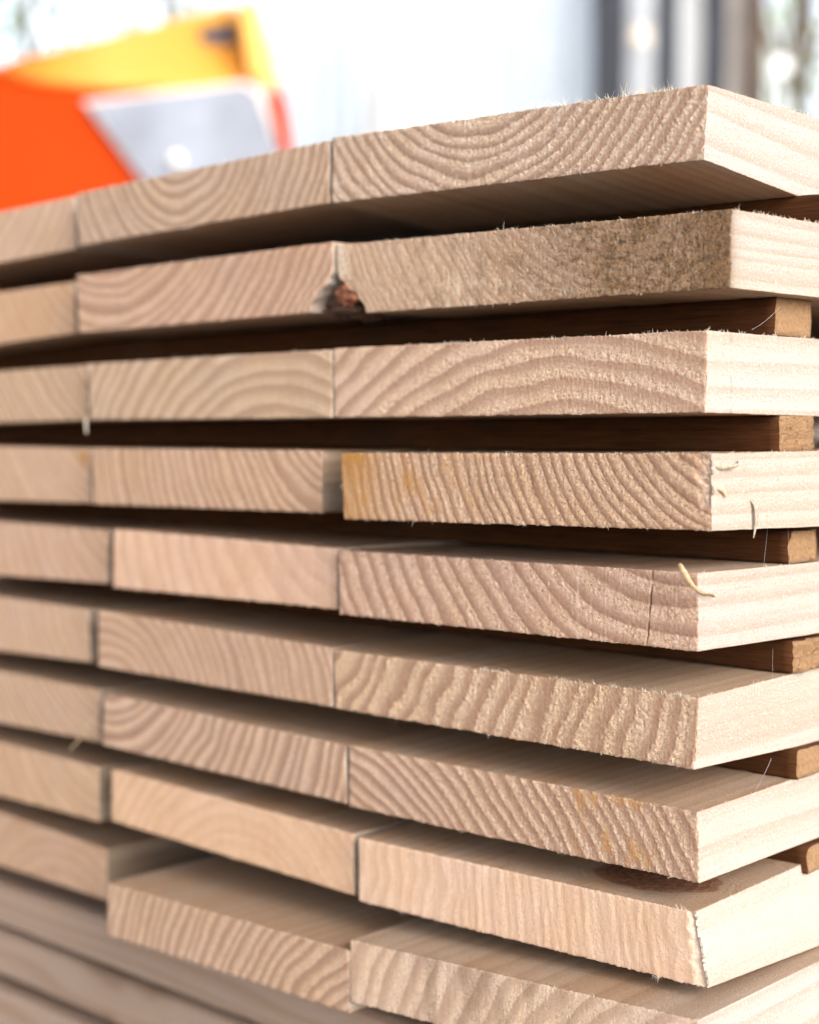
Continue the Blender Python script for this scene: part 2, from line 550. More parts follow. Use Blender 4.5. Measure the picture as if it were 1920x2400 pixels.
def frayed(o, dm, spots, seed):
    """spots: (edge 'top'|'bottom'|'side'|'left', from, to, count, length mm, radius mm) -> one child mesh of torn fibres"""
    rnd = random.Random(seed)
    V, F = [], []
    W, H, place = dm['W'], dm['H'], dm['place']
    for (e, a, b, cnt, ln, rad) in spots:
        for _ in range(cnt):
            q = a + (b - a) * rnd.random()
            if cnt > 50 and float(noise(q / 4.5, seed * 3.3, 0, 66 if e == 'top' else 67)) + 0.35 * float(noise(q / 1.2, seed, 4, 68)) < (0.02 if e == 'top' else 0.40) - (0.25 if e == 'side' else 0):
                continue
            y = rnd.uniform(-0.1, 0.5)
            if e == 'top':
                u, v = q, H - rnd.uniform(0, 0.4); d = np.array([rnd.gauss(0, 0.55), rnd.gauss(-0.25, 0.35), 1.0])
            elif e == 'bottom':
                u, v = q, rnd.uniform(0, 0.4); d = np.array([rnd.gauss(0, 0.5), rnd.gauss(-0.3, 0.3), -1.0])
            elif e == 'left':
                u, v = rnd.uniform(0, .3), q; d = np.array([-1.0, rnd.gauss(-0.2, 0.3), rnd.gauss(0, 0.4)])
            else:       # along the top right arris, q runs back from the sawn end
                u, v = W - rnd.uniform(0, 0.5), H - rnd.uniform(0, 0.3); y = q; d = np.array([rnd.gauss(0.5, 0.5), rnd.gauss(0, 0.6), 0.8])
            x, z = place(np.array([u]), np.array([v]), np.array([max(y, 0)]))
            p = np.array([x[0], y, z[0]])
            d /= np.linalg.norm(d)
            l = 1.25 * ln * (0.35 + 0.9 * rnd.random()**1.6)
            curl = np.array([rnd.gauss(0, 0.6), rnd.gauss(0, 0.4), rnd.gauss(-0.1, 0.5)])
            pts = [p - d * 0.25]
            for k in range(1, 5):
                t = k / 4
                pts.append(p + d * l * t + curl * l * t * t * 0.6)
            strand(V, F, pts, rad * rnd.uniform(1.0, 1.9), rad * 0.35, 3)
    c = mesh_obj('frayed_fibres', np.array(V) / 1000.0, np.array(F), M_FIB, parent=o)
    return c


def bl(x0, x1, soft, x):
    return sstep(x0 - soft, x0, x) * (1 - sstep(x1, x1 + soft, x))


# right-hand column, top to bottom ---------------------------------------------------------------
# R1
o, d = board('topmost right-hand board with U-shaped rings and bright torn fibres on its upper edge',
             [(-149.6, 99.3), (-0.5, 95.4), (-1.8, 75.1), (-149.7, 77.4)], (64, 54, 4.1), res=0.26, seed=1, contrast=0.9, dzt=-0.5, dzb=-5.5, warp=0.25, relief=1.35, gran=1.3,
             fluff=lambda u, v, W, H: 0.4 * sstep(0.1, 0.8, noise(u / 1.6, v / 1.3, 0, 71) + 0.5 * noise(u / 12, v / 7, 0, 72)) * bl(5, 95, 20, u))
frayed(o, d, [('top', 2, 148, 420, 0.8, 0.05), ('top', 82, 92, 26, 2.3, 0.07), ('top', 95, 100, 12, 2.8, 0.07), ('top', 103, 118, 34, 1.6, 0.06),
              ('top', 119, 122, 9, 2.8, 0.07), ('top', 124, 130, 20, 2.2, 0.06), ('top', 131, 148, 60, 1.6, 0.055), ('bottom', 20, 148, 120, 0.7, 0.045), ('side', 0, 60, 200, 0.8, 0.05)], 1)
# R2
def r2_stain(u, v, W, H):
    n = noise(u / 10, v / 7, 0, 81) * 0.35 + noise(u / 2.6, v / 2.2, 0, 82) * 0.45 + noise(u / 1.1, v / 1.1, 0, 86) * 0.3
    edge_ = sstep(48, 125, u + 8 * noise(u / 14, v / 8, 0, 87))
    m = edge_ * 0.60 + 0.6 * sstep(0.0, 0.7, n + 0.35 * edge_ - 0.15) * edge_
    m = m + 0.45 * sstep(W - 16, W - 1, u + 3 * n) + 0.25 * sstep(0.15, 0.5, noise(u / 5, v / 5, 0, 83)) * bl(40, 80, 15, u)
    return np.minimum(m, 0.9)
o, d = board('right-hand board of the second row with a mould-stained brown end',
             [(-147.8, 62.9), (7.5, 60.5), (7.3, 39.0), (-146.5, 39.3)], (118, 58, 3.6), seed=2, undercut=13.0, contrast=0.62, dzt=0.8, dzb=0.4, tint=(0.90, 0.86, 0.80), stain_shade=r2_stain, gran=1.35, relief=0.7,
             fluff=lambda u, v, W, H: 0.55 * sstep(0.1, 0.45, noise(u / 2.2, v / 3, 0, 84)) * bl(45, 100, 12, u) * (1 - sstep(3, 14, v)) + 0.7 * (1 - sstep(3.5, 7.5, u + 1.5 * noise(u / 2, v / 2, 0, 85))) * sstep(10, 14, v))
frayed(o, d, [('top', 2, 148, 260, 0.7, 0.05), ('top', 70, 78, 10, 1.8, 0.06), ('bottom', 30, 146, 140, 0.8, 0.045), ('side', 0, 60, 220, 0.9, 0.05)], 2)
r2, r2d = o, d
# R3
o, d = board('right-hand board of the third row with wide arched rings',
             [(-149.4, 27.8), (0.2, 27.6), (-0.3, 4.8), (-148.7, 4.2)], (100, -112, 6.8), res=0.26, seed=3, contrast=0.82, dzt=0.2, dzb=-0.6, smudge=(13.0, 1.1), warp=0.25, tint=(1.04, 1.0, 0.97), relief=1.5, gran=1.2, wvar=0.15)
frayed(o, d, [('top', 30, 149, 240, 0.7, 0.05), ('top', 128, 148, 30, 0.9, 0.055), ('side', 0, 60, 260, 0.8, 0.05)], 3)
# R4
def r4_res(u, v, W, H):
    return (0.85 * (1 - sstep(2, 26, u + 4 * noise(u / 6, v / 6, 0, 91))) * (0.55 + 0.45 * sstep(H * .3, H, v)) + 0.7 * np.exp(-(np.hypot(u - 31, (v - 13))**2) / 14) + 0.25 * bl(10, 60, 10, u) * sstep(0.1, 0.5, noise(u / 6, v / 9, 0, 92)))
def r4_notch(u, v, W, H, p):
    c = sstep(W - 5.5, W - 0.5, u + 2.0 * noise(v / 2.3, u / 3, 0, 93)) * bl(7.5, 19.5, 2.0, v)
    return -1.3 * c * (0.75 + 0.5 * noise(u / 1.2, v / 1.2, 0, 94))
o, d = board('right-hand board of the fourth row, left end resin-yellow, right corner torn',
             [(-146.0, -8.0), (1.7, -6.6), (1.9, -28.2), (-144.4, -30.4)], (160, 48, 4.1), y0=-8.0, seed=4, contrast=0.92, dzt=0.2, dzb=-1.5, tint=(0.96, 0.88, 0.79), resin=r4_res, extra=r4_notch, fluff=lambda u, v, W, H: 0.55 * sstep(W - 4.5, W - 1.5, u + 2.0 * noise(v / 2.3, u / 3, 0, 93)) * bl(7.5, 19.5, 2.0, v), relief=1.3, gran=1.3, edge=1.35)
frayed(o, d, [('top', 2, 148, 200, 0.7, 0.05), ('bottom', 2, 146, 320, 0.9, 0.045), ('left', 1, 21, 70, 1.0, 0.05), ('side', 0, 60, 200, 0.7, 0.05)], 4)
r4, r4d = o, d
# R5
def r5_crack(u, v, W, H):
    x = u - (126.5 + 2.2 * (v / H) + 0.55 * noise(v / 3.0, 0.4, 0, 95))
    return np.exp(-(x / 0.22)**2) * np.clip(0.35 + 1.2 * noise(v / 4.5, 2.4, 0, 96) + 0.35, 0, 1)
def r5_fluff(u, v, W, H):
    return 0.5 * np.exp(-((u - 102) / 0.4)**2) * sstep(-0.2, 0.3, noise(v / 2, 0, 0, 97)) + 0.5 * np.exp(-((u - 91) / 0.35)**2) * sstep(0, 0.4, noise(v / 2, 5, 0, 98))
o, d = board('right-hand board of the fifth row with thin crack and curled corner splinter',
             [(-147.3, -41.4), (-2.1, -40.3), (-2.0, -62.5), (-146.6, -63.4)], (138, 66, 6.8), y0=-3.0, seed=5, contrast=0.85, dzt=-0.9, dzb=-1.2, crack=r5_crack, fluff=r5_fluff, relief=1.25, gran=1.2, tint=(0.97, 0.89, 0.86), wvar=0.15)
frayed(o, d, [('top', 2, 120, 160, 0.6, 0.045), ('bottom', 2, 143, 260, 0.7, 0.045), ('side', 0, 60, 120, 0.6, 0.05)], 5)
r5, r5d = o, d
# R6
o, d = board('right-hand board of the sixth row with broad steep rings and crumbly pores',
             [(-149.7, -76.0), (-1.3, -75.6), (-2.8, -96.3), (-148.6, -96.3)], (-70, 74, 7.6), res=0.26, seed=6, contrast=0.9, dzt=1.2, dzb=-2.0, warp=0.4, relief=1.5, gran=1.7, wvar=0.3, edge=1.3, tint=(1.0, 0.95, 0.87))
frayed(o, d, [('top', 60, 148, 420, 1.0, 0.045), ('bottom', 2, 143, 240, 0.7, 0.045), ('side', 0, 60, 160, 0.7, 0.05)], 6)
# R7
def r7_res(u, v, W, H):
    return 0.42 * bl(100, 122, 8, u) * sstep(-0.05, 0.4, noise(u / 5, v / 10, 0, 99))
o, d = board('right-hand board of the seventh row with slanting close rings and a clean square corner',
             [(-142.1, -108.5), (-1.7, -108.3), (-0.8, -128.6), (-142.2, -129.7)], (-30, -78, 4.5), res=0.26, seed=7, contrast=1.0, dzt=0.8, dzb=0.2, relief=1.35, gran=1.45, resin=r7_res, edge=1.2, tint=(1.0, 0.95, 0.91))
frayed(o, d, [('top', 2, 140, 120, 0.5, 0.045), ('bottom', 2, 139, 360, 0.6, 0.045), ('side', 0, 60, 120, 0.5, 0.05)], 7)
# R8
def r8_chip(u, v, W, H, p):
    c = sstep(W - 5.0 + 2.5 * (v / H), W + 0.5, u + 1.6 * noise(v / 3.2, u / 4, 0, 101) + 0.8 * noise(v / 1.1, 3, 0, 102))
    return -1.3 * c + 0.04 * np.sin(u * 1.9) * bl(50, 120, 10, u)
o, d = board('right-hand board of the eighth row with smooth wavy end and a dark knot on top',
             [(-137.6, -139.9), (-2.6, -137.4), (2.0, -158.4), (-137.6, -162.0)], (-190, 30, 6.0), seed=8, y0=-2.0, contrast=0.34, dzt=1.6, dzb=-3.0, warp=0.6, relief=0.3, gran=0.2, wvar=0.3, knot=(108, 23, 23, 15), extra=r8_chip, fluff=lambda u, v, W, H: 0.45 * sstep(W - 5.0 + 2.5 * (v / H), W - 1.5, u + 1.6 * noise(v / 3.2, u / 4, 0, 101)),
             tint=(1.02, 0.97, 0.93), edge=1.2)
frayed(o, d, [('bottom', 2, 134, 200, 0.8, 0.045), ('bottom', 118, 122, 10, 1.1, 0.06), ('side', 0, 60, 60, 0.5, 0.05), ('top', 130, 134, 16, 1.6, 0.05)], 8)
# R9
def r9_stain(u, v, W, H):
    return 0.38 * bl(20, 84, 12, u) * sstep(-0.12, 0.4, noise(u / 6, v / 22, 0, 103)) + 0.05
o, d = board('right-hand board of the ninth row with grey-streaked end, lowest on the right',
             [(-141.8, -176.3), (-0.7, -168.2), (-0.5, -189.6), (-141.9, -198.0)], (190, -70, 7.6), y0=-17.0, seed=9, contrast=0.6, dzt=0.0, dzb=0.0, warp=0.25, stain_shade=r9_stain, relief=0.9, gran=0.6, edge=1.2)
frayed(o, d, [('top', 2, 140, 120, 0.5, 0.045)], 9)

# middle column -------------------------------------------------------------------------------
MID = [
    ('topmost middle board with U-shaped rings, between two paler ends', [(-298.8, 95.5), (-151.4, 98.7), (-151.5, 77.6), (-297.6, 74.5)], (66, 38, 4.6), 0, dict(contrast=0.8, tint=(0.96, 0.93, 0.89))),
    ('middle board of the second row, its right arris slanting to a bark pocket', [(-299.4, 62.6), (-149.2, 64.2), (-150.6, 40.8), (-298.2, 39.3)], (20, 78, 5.0), -1, dict(contrast=0.78, tint=(1.0, 0.90, 0.84), undercut=-10.5)),
    ('middle board of the third row with grey arched rings', [(-291.9, 26.6), (-150.0, 27.5), (-149.9, 4.2), (-290.7, 4.0)], (112, -62, 6.2), 0, dict(contrast=0.7, tint=(0.95, 0.92, 0.85), wvar=0.2)),
    ('middle board of the fourth row with a dark gap beside its right end', [(-289.3, -7.5), (-155.4, -7.2), (-155.4, -28.8), (-289.6, -30.0)], (150, 46, 4.8), 0, dict(edge_shade=0.85, contrast=0.72, tint=(0.97, 0.88, 0.80))),
    ('smooth pinkish middle board of the fifth row with faint rings', [(-275.4, -39.6), (-147.9, -40.8), (-147.9, -61.8), (-276.7, -63.0)], (150, 60, 9.5), 0, dict(contrast=0.30, tint=(1.0, 0.90, 0.85), relief=0.4, gran=0.3)),
    ('middle board of the sixth row with steep bowed rings', [(-286.5, -73.2), (-150.4, -75.6), (-150.3, -96.2), (-286.9, -95.9)], (6, -24, 4.8), 0, dict(contrast=0.76, tint=(0.96, 0.88, 0.82))),
    ('middle board of the seventh row with ridged rings fanning to upright', [(-282.9, -106.6), (-144.0, -108.8), (-143.6, -128.9), (-284.8, -127.7)], (4, 52, 5.4), 0, dict(contrast=0.9, tint=(0.98, 0.92, 0.88), relief=1.6)),
    ('yellowish middle board of the eighth row with faint arched rings', [(-278.6, -136.9), (-139.9, -139.0), (-139.9, -160.4), (-278.9, -158.0)], (80, -36, 5.5), 0, dict(contrast=0.30, tint=(1.0, 0.90, 0.79), relief=0.5, gran=0.4)),
    ('middle board of the ninth row jutting out above the crosswise planks', [(-282.5, -184.3), (-142.4, -180.3), (-142.4, -202.4), (-282.2, -205.6)], (168, -46, 4.7), -17.3, dict(contrast=0.8, tint=(0.93, 0.86, 0.79))),
]
mids = []
for i, (lab, q, rg_, y0, kw) in enumerate(MID):
    kw['tint'] = tuple(v * f for v, f in zip(kw['tint'], (0.95, 0.955, 0.965)))
    o, d = board(lab, q, rg_, y0=y0, res=0.40, seed=21 + i, **kw)
    mids.append((o, d))
    frayed(o, d, [('top', 2, 135, 120 if i < 3 else 40, 0.8, 0.06), ('bottom', 2, 130, 110, 0.7, 0.06)], 40 + i)

# left column ---------------------------------------------------------------------------------
LEFT = [
    ('topmost left-hand board, pale and plain, running out of the frame', [(-445, 91.5), (-300.2, 94.6), (-300.0, 73.4), (-445, 69.0)], (60, 70, 6), 2, (0.93, 0.87, 0.82)),
    ('left-hand board of the second row, honey-coloured with faint slanting rings', [(-445, 57.5), (-301.2, 60.3), (-300.6, 39.4), (-445, 33.0)], (200, 90, 5), 2, (0.95, 0.84, 0.72)),
    ('left-hand board of the third row with pale slanting rings', [(-440, 24.0), (-292.6, 26.4), (-291.6, 4.0), (-440, 1.8)], (210, 100, 5), 0, (0.93, 0.88, 0.80)),
    ('left-hand board of the fourth row with a small yellow spot at its top corner', [(-440, -7.0), (-290.6, -7.6), (-291.0, -29.8), (-440, -32.0)], (190, 80, 5), 0, (0.94, 0.86, 0.79)),
    ('left-hand board of the fifth row, pinkish, its right arris deep in shade', [(-425, -40.0), (-279.6, -40.2), (-280.0, -61.8), (-425, -64.8)], (170, 50, 7), 0, (0.95, 0.86, 0.81)),
    ('left-hand board of the sixth row, ending well short of its neighbour', [(-440, -72.6), (-294.0, -73.4), (-292.6, -95.0), (-440, -98.4)], (190, 40, 6), 0, (0.95, 0.88, 0.83)),
    ('left-hand board of the seventh row with a pulled chip at its lower corner', [(-432, -106.0), (-286.6, -105.6), (-286.8, -127.0), (-432, -130.0)], (190, 110, 4), 0, (0.95, 0.89, 0.82)),
    ('left-hand board of the eighth row with an orange-brown right arris', [(-432, -137.2), (-287.4, -137.4), (-287.6, -160.0), (-432, -161.8)], (150, 60, 7), 0, (0.97, 0.89, 0.80)),
    ('left-hand board of the ninth row, set back behind the jutting middle board', [(-430, -166.0), (-283.0, -170.6), (-283.0, -191.6), (-430, -192.6)], (120, -40, 8), 6, (0.93, 0.83, 0.76)),
]
lefts = []
for i, (lab, q, rg_, y0, tn) in enumerate(LEFT):
    kw = {'edge_shade': {5: 0.7, 7: 0.75, 8: 0.8, 4: 0.6}.get(i, 0.3)}
    if i == 3:
        kw['resin'] = lambda u, v, W, H: 0.9 * np.exp(-(np.hypot((u - W + 4.5) / 3.2, (v - H + 4) / 3.0)**2))
    o, d = board(lab, q, rg_, y0=y0 + 5, res=0.75, seed=51 + i, contrast=0.34 if i not in (2, 6) else 0.5, tint=tuple(v * (0.91 - 0.014 * i) for v in tn), gran=0.5, relief=0.8, **kw)  # tint darkens down the column: shade falloff put into the colour
    lefts.append((o, d))

# ------------------------------------------------------------------ torn pieces that belong to single boards
def ribbon(name, pts, widths, thick, mat, parent, side):
    """a curved flat sliver: pts mm (parent's local space), widths mm, side = width direction"""
    pts = np.asarray(pts, float); side = np.asarray(side, float) / np.linalg.norm(side)
    t = np.gradient(pts, axis=0); t /= np.linalg.norm(t, axis=1, keepdims=True)
    nn = np.cross(t, side); nn /= np.linalg.norm(nn, axis=1, keepdims=True)
    V = []; F = []
    for p, w_, n_ in zip(pts, widths, nn):
        for a, b in ((-1, -1), (1, -1), (1, 1), (-1, 1)):
            V.append(p + side * w_ * 0.5 * a + n_ * thick * 0.5 * b)
    m = len(pts)
    for i in range(m - 1):
        for s in range(4):
            s2 = (s + 1) % 4
            F.append((i * 4 + s, i * 4 + s2, i * 4 + 4 + s2, i * 4 + 4 + s))
    F.append((0, 3, 2, 1)); F.append((m * 4 - 4, m * 4 - 3, m * 4 - 2, m * 4 - 1))
    return mesh_obj(name, np.array(V) / 1000, np.array(F), mat, parent=parent)


M_SPL = plain('fresh_splinter_wood', (0.34, 0.215, 0.11), 0.75, 0.15, 0.9, c2=(0.46, 0.34, 0.21), bump=0.0003)
M_TORN = plain('torn_sapwood', (0.36, 0.29, 0.225), 0.8, 0.3, 0.9, spec=0.1, bump=0.0006)
M_SPL2 = plain('brown_splinter_wood', (0.34, 0.21, 0.12), 0.7, 0.2, 0.5)
M_BARK = plain('bark', (0.15, 0.05, 0.024), 0.9, 0.4, 0.35, c2=(0.30, 0.11, 0.055), bump=0.0012)
M_BARKDARK = plain('dark_bark', (0.06, 0.028, 0.016), 0.95, 0.3, 0.5, bump=0.001)
M_PALE = plain('pale_sapwood', (0.50, 0.39, 0.30), 0.6, 0.15, 0.3, bump=0.0005)


def smooth_path(ctrl, n=14):
    ctrl = np.asarray(ctrl, float)
    t = np.linspace(0, len(ctrl) - 1, n)
    out = []
    for x in t:
        i = min(int(x), len(ctrl) - 2); f = x - i
        p0 = ctrl[max(i - 1, 0)]; p1 = ctrl[i]; p2 = ctrl[i + 1]; p3 = ctrl[min(i + 2, len(ctrl) - 1)]
        out.append(0.5 * (2 * p1 + (p2 - p0) * f + (2 * p0 - 5 * p1 + 4 * p2 - p3) * f * f + (3 * p1 - p0 - 3 * p2 + p3) * f**3))
    return np.array(out)


def loc(o, x, y, z):
    """stack millimetres (z from the lens height) -> a board's local millimetres"""
    return (x - o.location.x * 1000, y - o.location.y * 1000, z - (o.location.z - ZG) * 1000)


# fifth row: curled splinter at the corner, a second curl on the side face
P = smooth_path([loc(r5, -3.6, -7.0, -37.2), loc(r5, -1.6, -7.2, -40.2), loc(r5, 0.6, -6.2, -43.6), loc(r5, 1.6, -3.0, -45.6), loc(r5, 1.4, 1.5, -46.2), loc(r5, -0.6, 6.5, -47.6)])
ribbon('splinter', P, np.interp(np.linspace(0, 1, len(P)), [0, 0.15, 0.45, 0.7, 1], [0.9, 1.9, 1.1, 1.9, 0.2]), 0.25, M_SPL, r5, (0.8, 0.5, 0.35))
P = smooth_path([loc(r5, -2.4, 17.5, -43.6), loc(r5, -0.6, 17.0, -46.0), loc(r5, -0.8, 13.5, -50.0), loc(r5, -2.4, 7.5, -53.6)])
ribbon('splinter', P, np.interp(np.linspace(0, 1, len(P)), [0, 0.4, 1], [0.3, 0.8, 0.15]), 0.2, M_SPL2, r5, (0.5, 0.7, 0.2))
# fourth row: pulled pale flakes at the torn corner
P = smooth_path([loc(r4, 6.0, 12.5, -19.0), loc(r4, 8.0, 13.7, -21.5), loc(r4, 8.0, 14.1, -25.5), loc(r4, 7.4, 13.7, -30.6)])
ribbon('splinter', P, np.interp(np.linspace(0, 1, len(P)), [0, 0.4, 0.7, 1], [0.5, 1.7, 1.2, 0.3]), 0.25, M_TORN, r4, (0.2, 1, 0.1))
P = smooth_path([loc(r4, 5.8, -7.0, -9.5), loc(r4, 7.8, -3.0, -10.2), loc(r4, 8.6, 2.5, -9.8), loc(r4, 6.4, 6.5, -8.6)])
ribbon('splinter', P, np.interp(np.linspace(0, 1, len(P)), [0, 0.5, 1], [2.2, 1.3, 0.3]), 0.25, M_TORN, r4, (0.3, 0.2, 1))
P = smooth_path([loc(r4, 6.0, -6.5, -15.5), loc(r4, 7.6, -3.7, -16.0), loc(r4, 7.4, -0.9, -18.4)])
ribbon('splinter', P, np.interp(np.linspace(0, 1, len(P)), [0, 0.5, 1], [1.6, 1.8, 0.3]), 0.4, plain('reddish_torn_wood', (0.62, 0.36, 0.24), 0.7, 0.2, 0.6), r4, (0.3, 0.2, 1))
# left board of row seven: pulled chip; third row: hanging tuft
o7 = lefts[6][0]
P = smooth_path([loc(o7, -290, -1.0, -117), loc(o7, -292, -3.0, -122), loc(o7, -296, -5, -128), loc(o7, -299, -6, -131)])
ribbon('splinter', P, np.interp(np.linspace(0, 1, len(P)), [0, 0.4, 1], [0.8, 2.6, 0.6]), 0.4, M_SPL, o7, (1, -0.3, 0.35))
o3 = lefts[2][0]
P = smooth_path([loc(o3, -293, -0.5, 4.4), loc(o3, -292.4, -1.0, 1.5), loc(o3, -291.4, -1.4, -1.4)])
ribbon('splinter', P, np.interp(np.linspace(0, 1, len(P)), [0, 0.6, 1], [2.2, 1.4, 0.5]), 0.4, M_FIB, o3, (1, -0.3, 0.2))


# second row: bark pocket between the middle and the right board; it grows on the right board
def lump(name, centre, rx, ry, rz, mat, parent, seed, amp=0.35, freq=1.6):
    n, m = 26, 40
    V = []; F = []
    th = np.linspace(0, math.pi, n); ph = np.linspace(0, 2 * math.pi, m, endpoint=False)
    T, Q = np.meshgrid(th, ph, indexing='ij')
    D = np.stack([np.sin(T) * np.cos(Q), np.sin(T) * np.sin(Q), np.cos(T)], -1).reshape(-1, 3)
    f = 1 + amp * noise(D[:, 0] * freq, D[:, 1] * freq, D[:, 2] * freq, seed) + amp * 0.5 * noise(D[:, 0] * freq * 3, D[:, 1] * freq * 3, D[:, 2] * freq * 3, seed + 1)
    P_ = D * f[:, None] * np.array([rx, ry, rz]) + np.array(centre)
    ix = np.arange(n * m).reshape(n, m)
    a = ix[:-1]; b = ix[1:]
    F = np.stack([a, np.roll(a, -1, 1), np.roll(b, -1, 1), b], -1).reshape(-1, 4)[:, ::-1]
    return mesh_obj(name, P_ / 1000, F, mat, parent=parent)


lump('bark', loc(r2, -147.0, 11.5, 44.5), 15.0, 8.5, 6.5, M_BARKDARK, r2, 61)
lump('bark', loc(r2, -143.4, 2.2, 46.2), 5.6, 2.6, 3.8, M_BARK, r2, 62, 0.55, 1.3)
lump('bark', loc(r2, -147.5, 3.2, 41.0), 9.5, 2.4, 1.3, M_BARKDARK, r2, 63, 0.5, 1.6)




# ------------------------------------------------------------------ stickers between the rows
def box_vf(x0, x1, y0, y1, z0, z1, n=(2, 2, 2), jit=0.0, seed=0):
    """box as six grids, welded; jitter roughens it. Returns V (mm), F, face axis"""
    xs = [np.linspace(a, b, k + 1) for (a, b), k in zip(((x0, x1), (y0, y1), (z0, z1)), n)]
    V = []; F = []; A = []
    idx = {}

    def vid(i, j, k):
        key = (i, j, k)
        if key not in idx:
            idx[key] = len(V); V.append((xs[0][i], xs[1][j], xs[2][k]))
        return idx[key]
    nx, ny, nz = n
    for i in range(nx):
        for j in range(ny):
            F.append((vid(i, j, 0), vid(i, j + 1, 0), vid(i + 1, j + 1, 0), vid(i + 1, j, 0))); A.append(2)
            F.append((vid(i, j, nz), vid(i + 1, j, nz), vid(i + 1, j + 1, nz), vid(i, j + 1, nz))); A.append(2)
    for i in range(nx):
        for k in range(nz):
            F.append((vid(i, 0, k), vid(i + 1, 0, k), vid(i + 1, 0, k + 1), vid(i, 0, k + 1))); A.append(1)
            F.append((vid(i, ny, k), vid(i, ny, k + 1), vid(i + 1, ny, k + 1), vid(i + 1, ny, k))); A.append(1)
    for j in range(ny):
        for k in range(nz):
            F.append((vid(0, j, k), vid(0, j, k + 1), vid(0, j + 1, k + 1), vid(0, j + 1, k))); A.append(0)
            F.append((vid(nx, j, k), vid(nx, j + 1, k), vid(nx, j + 1, k + 1), vid(nx, j, k + 1))); A.append(0)
    V = np.array(V, float); F = np.array(F); A = np.array(A)
    if jit:
        for a in range(3):
            V[:, a] += jit * noise(V[:, 0] / 3.5, V[:, 1] / 3.5, V[:, 2] / 3.5, seed + a * 7)
    return V, F, A


STK = [  # x end, y front, y back, z bottom, z top, label
    (13.0, 52, 73, 62.6, 70.0, 'uppermost brown sticker, under the topmost right-hand board'),
    (0.0, 37, 58, 28.4, 38.8, 'brown sticker with a pale end and cobweb, between second and third rows'),
    (0.0, 40, 61, -6.0, 3.8, 'brown sticker with tan fuzzy end, between third and fourth rows'),
    (0.0, 47, 63, -39.8, -31.2, 'dark weathered sticker with a chewed pale end, above the splintered board'),
    (0.0, 50, 71, -73.6, -64.8, 'sticker with ragged yellow end, between fifth and sixth rows'),
    (0.0, 53, 75, -106.8, -98.8, 'grey-brown sticker between sixth and seventh rows'),
    (1.0, 58, 80, -137.0, -129.8, 'orange-brown sticker resting on the knotty board'),
    (-3.0, 58, 80, -169.5, -162.4, 'lowest brown sticker, under the knotty board'),
]
for i, (xe, ya, yb, z0, z1, lab) in enumerate(STK):
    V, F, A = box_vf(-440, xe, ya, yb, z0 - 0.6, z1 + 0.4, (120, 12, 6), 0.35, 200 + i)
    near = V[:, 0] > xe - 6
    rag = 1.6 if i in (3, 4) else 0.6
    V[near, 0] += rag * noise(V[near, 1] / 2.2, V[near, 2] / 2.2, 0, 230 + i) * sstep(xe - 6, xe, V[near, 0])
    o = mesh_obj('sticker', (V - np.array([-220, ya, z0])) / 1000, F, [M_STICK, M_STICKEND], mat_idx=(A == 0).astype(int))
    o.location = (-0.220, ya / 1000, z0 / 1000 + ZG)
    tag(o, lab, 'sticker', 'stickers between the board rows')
    if i in (2, 4):
        rnd = random.Random(i)
        SV, SF = [], []
        for _ in range(120):
            p = np.array([xe + 220, rnd.uniform(0, yb - ya), rnd.uniform(0, z1 - z0)])
            d_ = np.array([1.0, rnd.gauss(0, .6), rnd.gauss(0, .5)]); l = rnd.uniform(0.6, 2.2)
            strand(SV, SF, [p - d_ * .3, p + d_ * l * .5, p + d_ * l + np.array([0, rnd.gauss(0, .5), rnd.gauss(-.3, .4)])], 0.07, 0.02, 3)
        mesh_obj('frayed_fibres', np.array(SV) / 1000, np.array(SF), M_STICKEND, parent=o)

# ------------------------------------------------------------------ crosswise planks and bearers under the stack
M_PLANK = long_grain('plank_grain', (0.86, 0.72, 0.64))
PL = [
    (-228.5, -210.0, 18, 'uppermost crosswise plank, smooth and grey, directly under the ninth row'),
    (-253.5, -234.0, 20, 'second crosswise plank below the stack, mottled with tan spots'),
    (-279.0, -259.5, 16, 'third crosswise plank below the stack, pinkish grey'),
]
for i, (z0, z1, ya, lab) in enumerate(PL):
    V, F, A = box_vf(-640, 20, ya, ya + 140, z0, z1, (90, 24, 10), 0.3, 300 + i)
    r = np.hypot(V[:, 1] - ya + 30, V[:, 2] - z0 + 40 - 30 * i) / 6.0 + 0.8 * noise(V[:, 0] / 120, V[:, 1] / 14, V[:, 2] / 14, 310 + i)
    o = mesh_obj('plank', (V - np.array([-310, ya, z0])) / 1000, F, M_PLANK)
    o.location = (-0.310, ya / 1000, z0 / 1000 + ZG)
    fattr(o, 'ring', r + 20)
    fattr(o, 'stain_shade', (0.5 * sstep(0.15, 0.5, noise(V[:, 0] / 22, V[:, 1] / 12, V[:, 2] / 14, 320 + i))) if i == 1 else 0 * r)
    o['seed'] = 70.0 + i * 9; o['tint'] = (0.95, 0.9, 0.88); o['lcontrast'] = 0.6
    tag(o, lab, 'plank', 'crosswise planks under the stack')
for i, (z0, z1, ya, yb, lab) in enumerate([(-210.0, -196.5, 44, 150, 'dark olive batten between the ninth row and the uppermost plank'), (-234.0, -228.5, 46, 150, 'thin dark batten in the gap under the uppermost crosswise plank'), (-259.5, -253.5, 46, 150, 'thin dark batten in the gap under the mottled crosswise plank')]):
    V, F, A = box_vf(-620, 0, ya, yb, z0, z1, (60, 8, 2), 0.1, 340 + i)
    o = mesh_obj('batten', (V - np.array([-310, ya, z0])) / 1000, F, M_STICK)
    o.location = (-0.310, ya / 1000, z0 / 1000 + ZG)
    tag(o, lab, 'batten', 'battens between the crosswise planks')

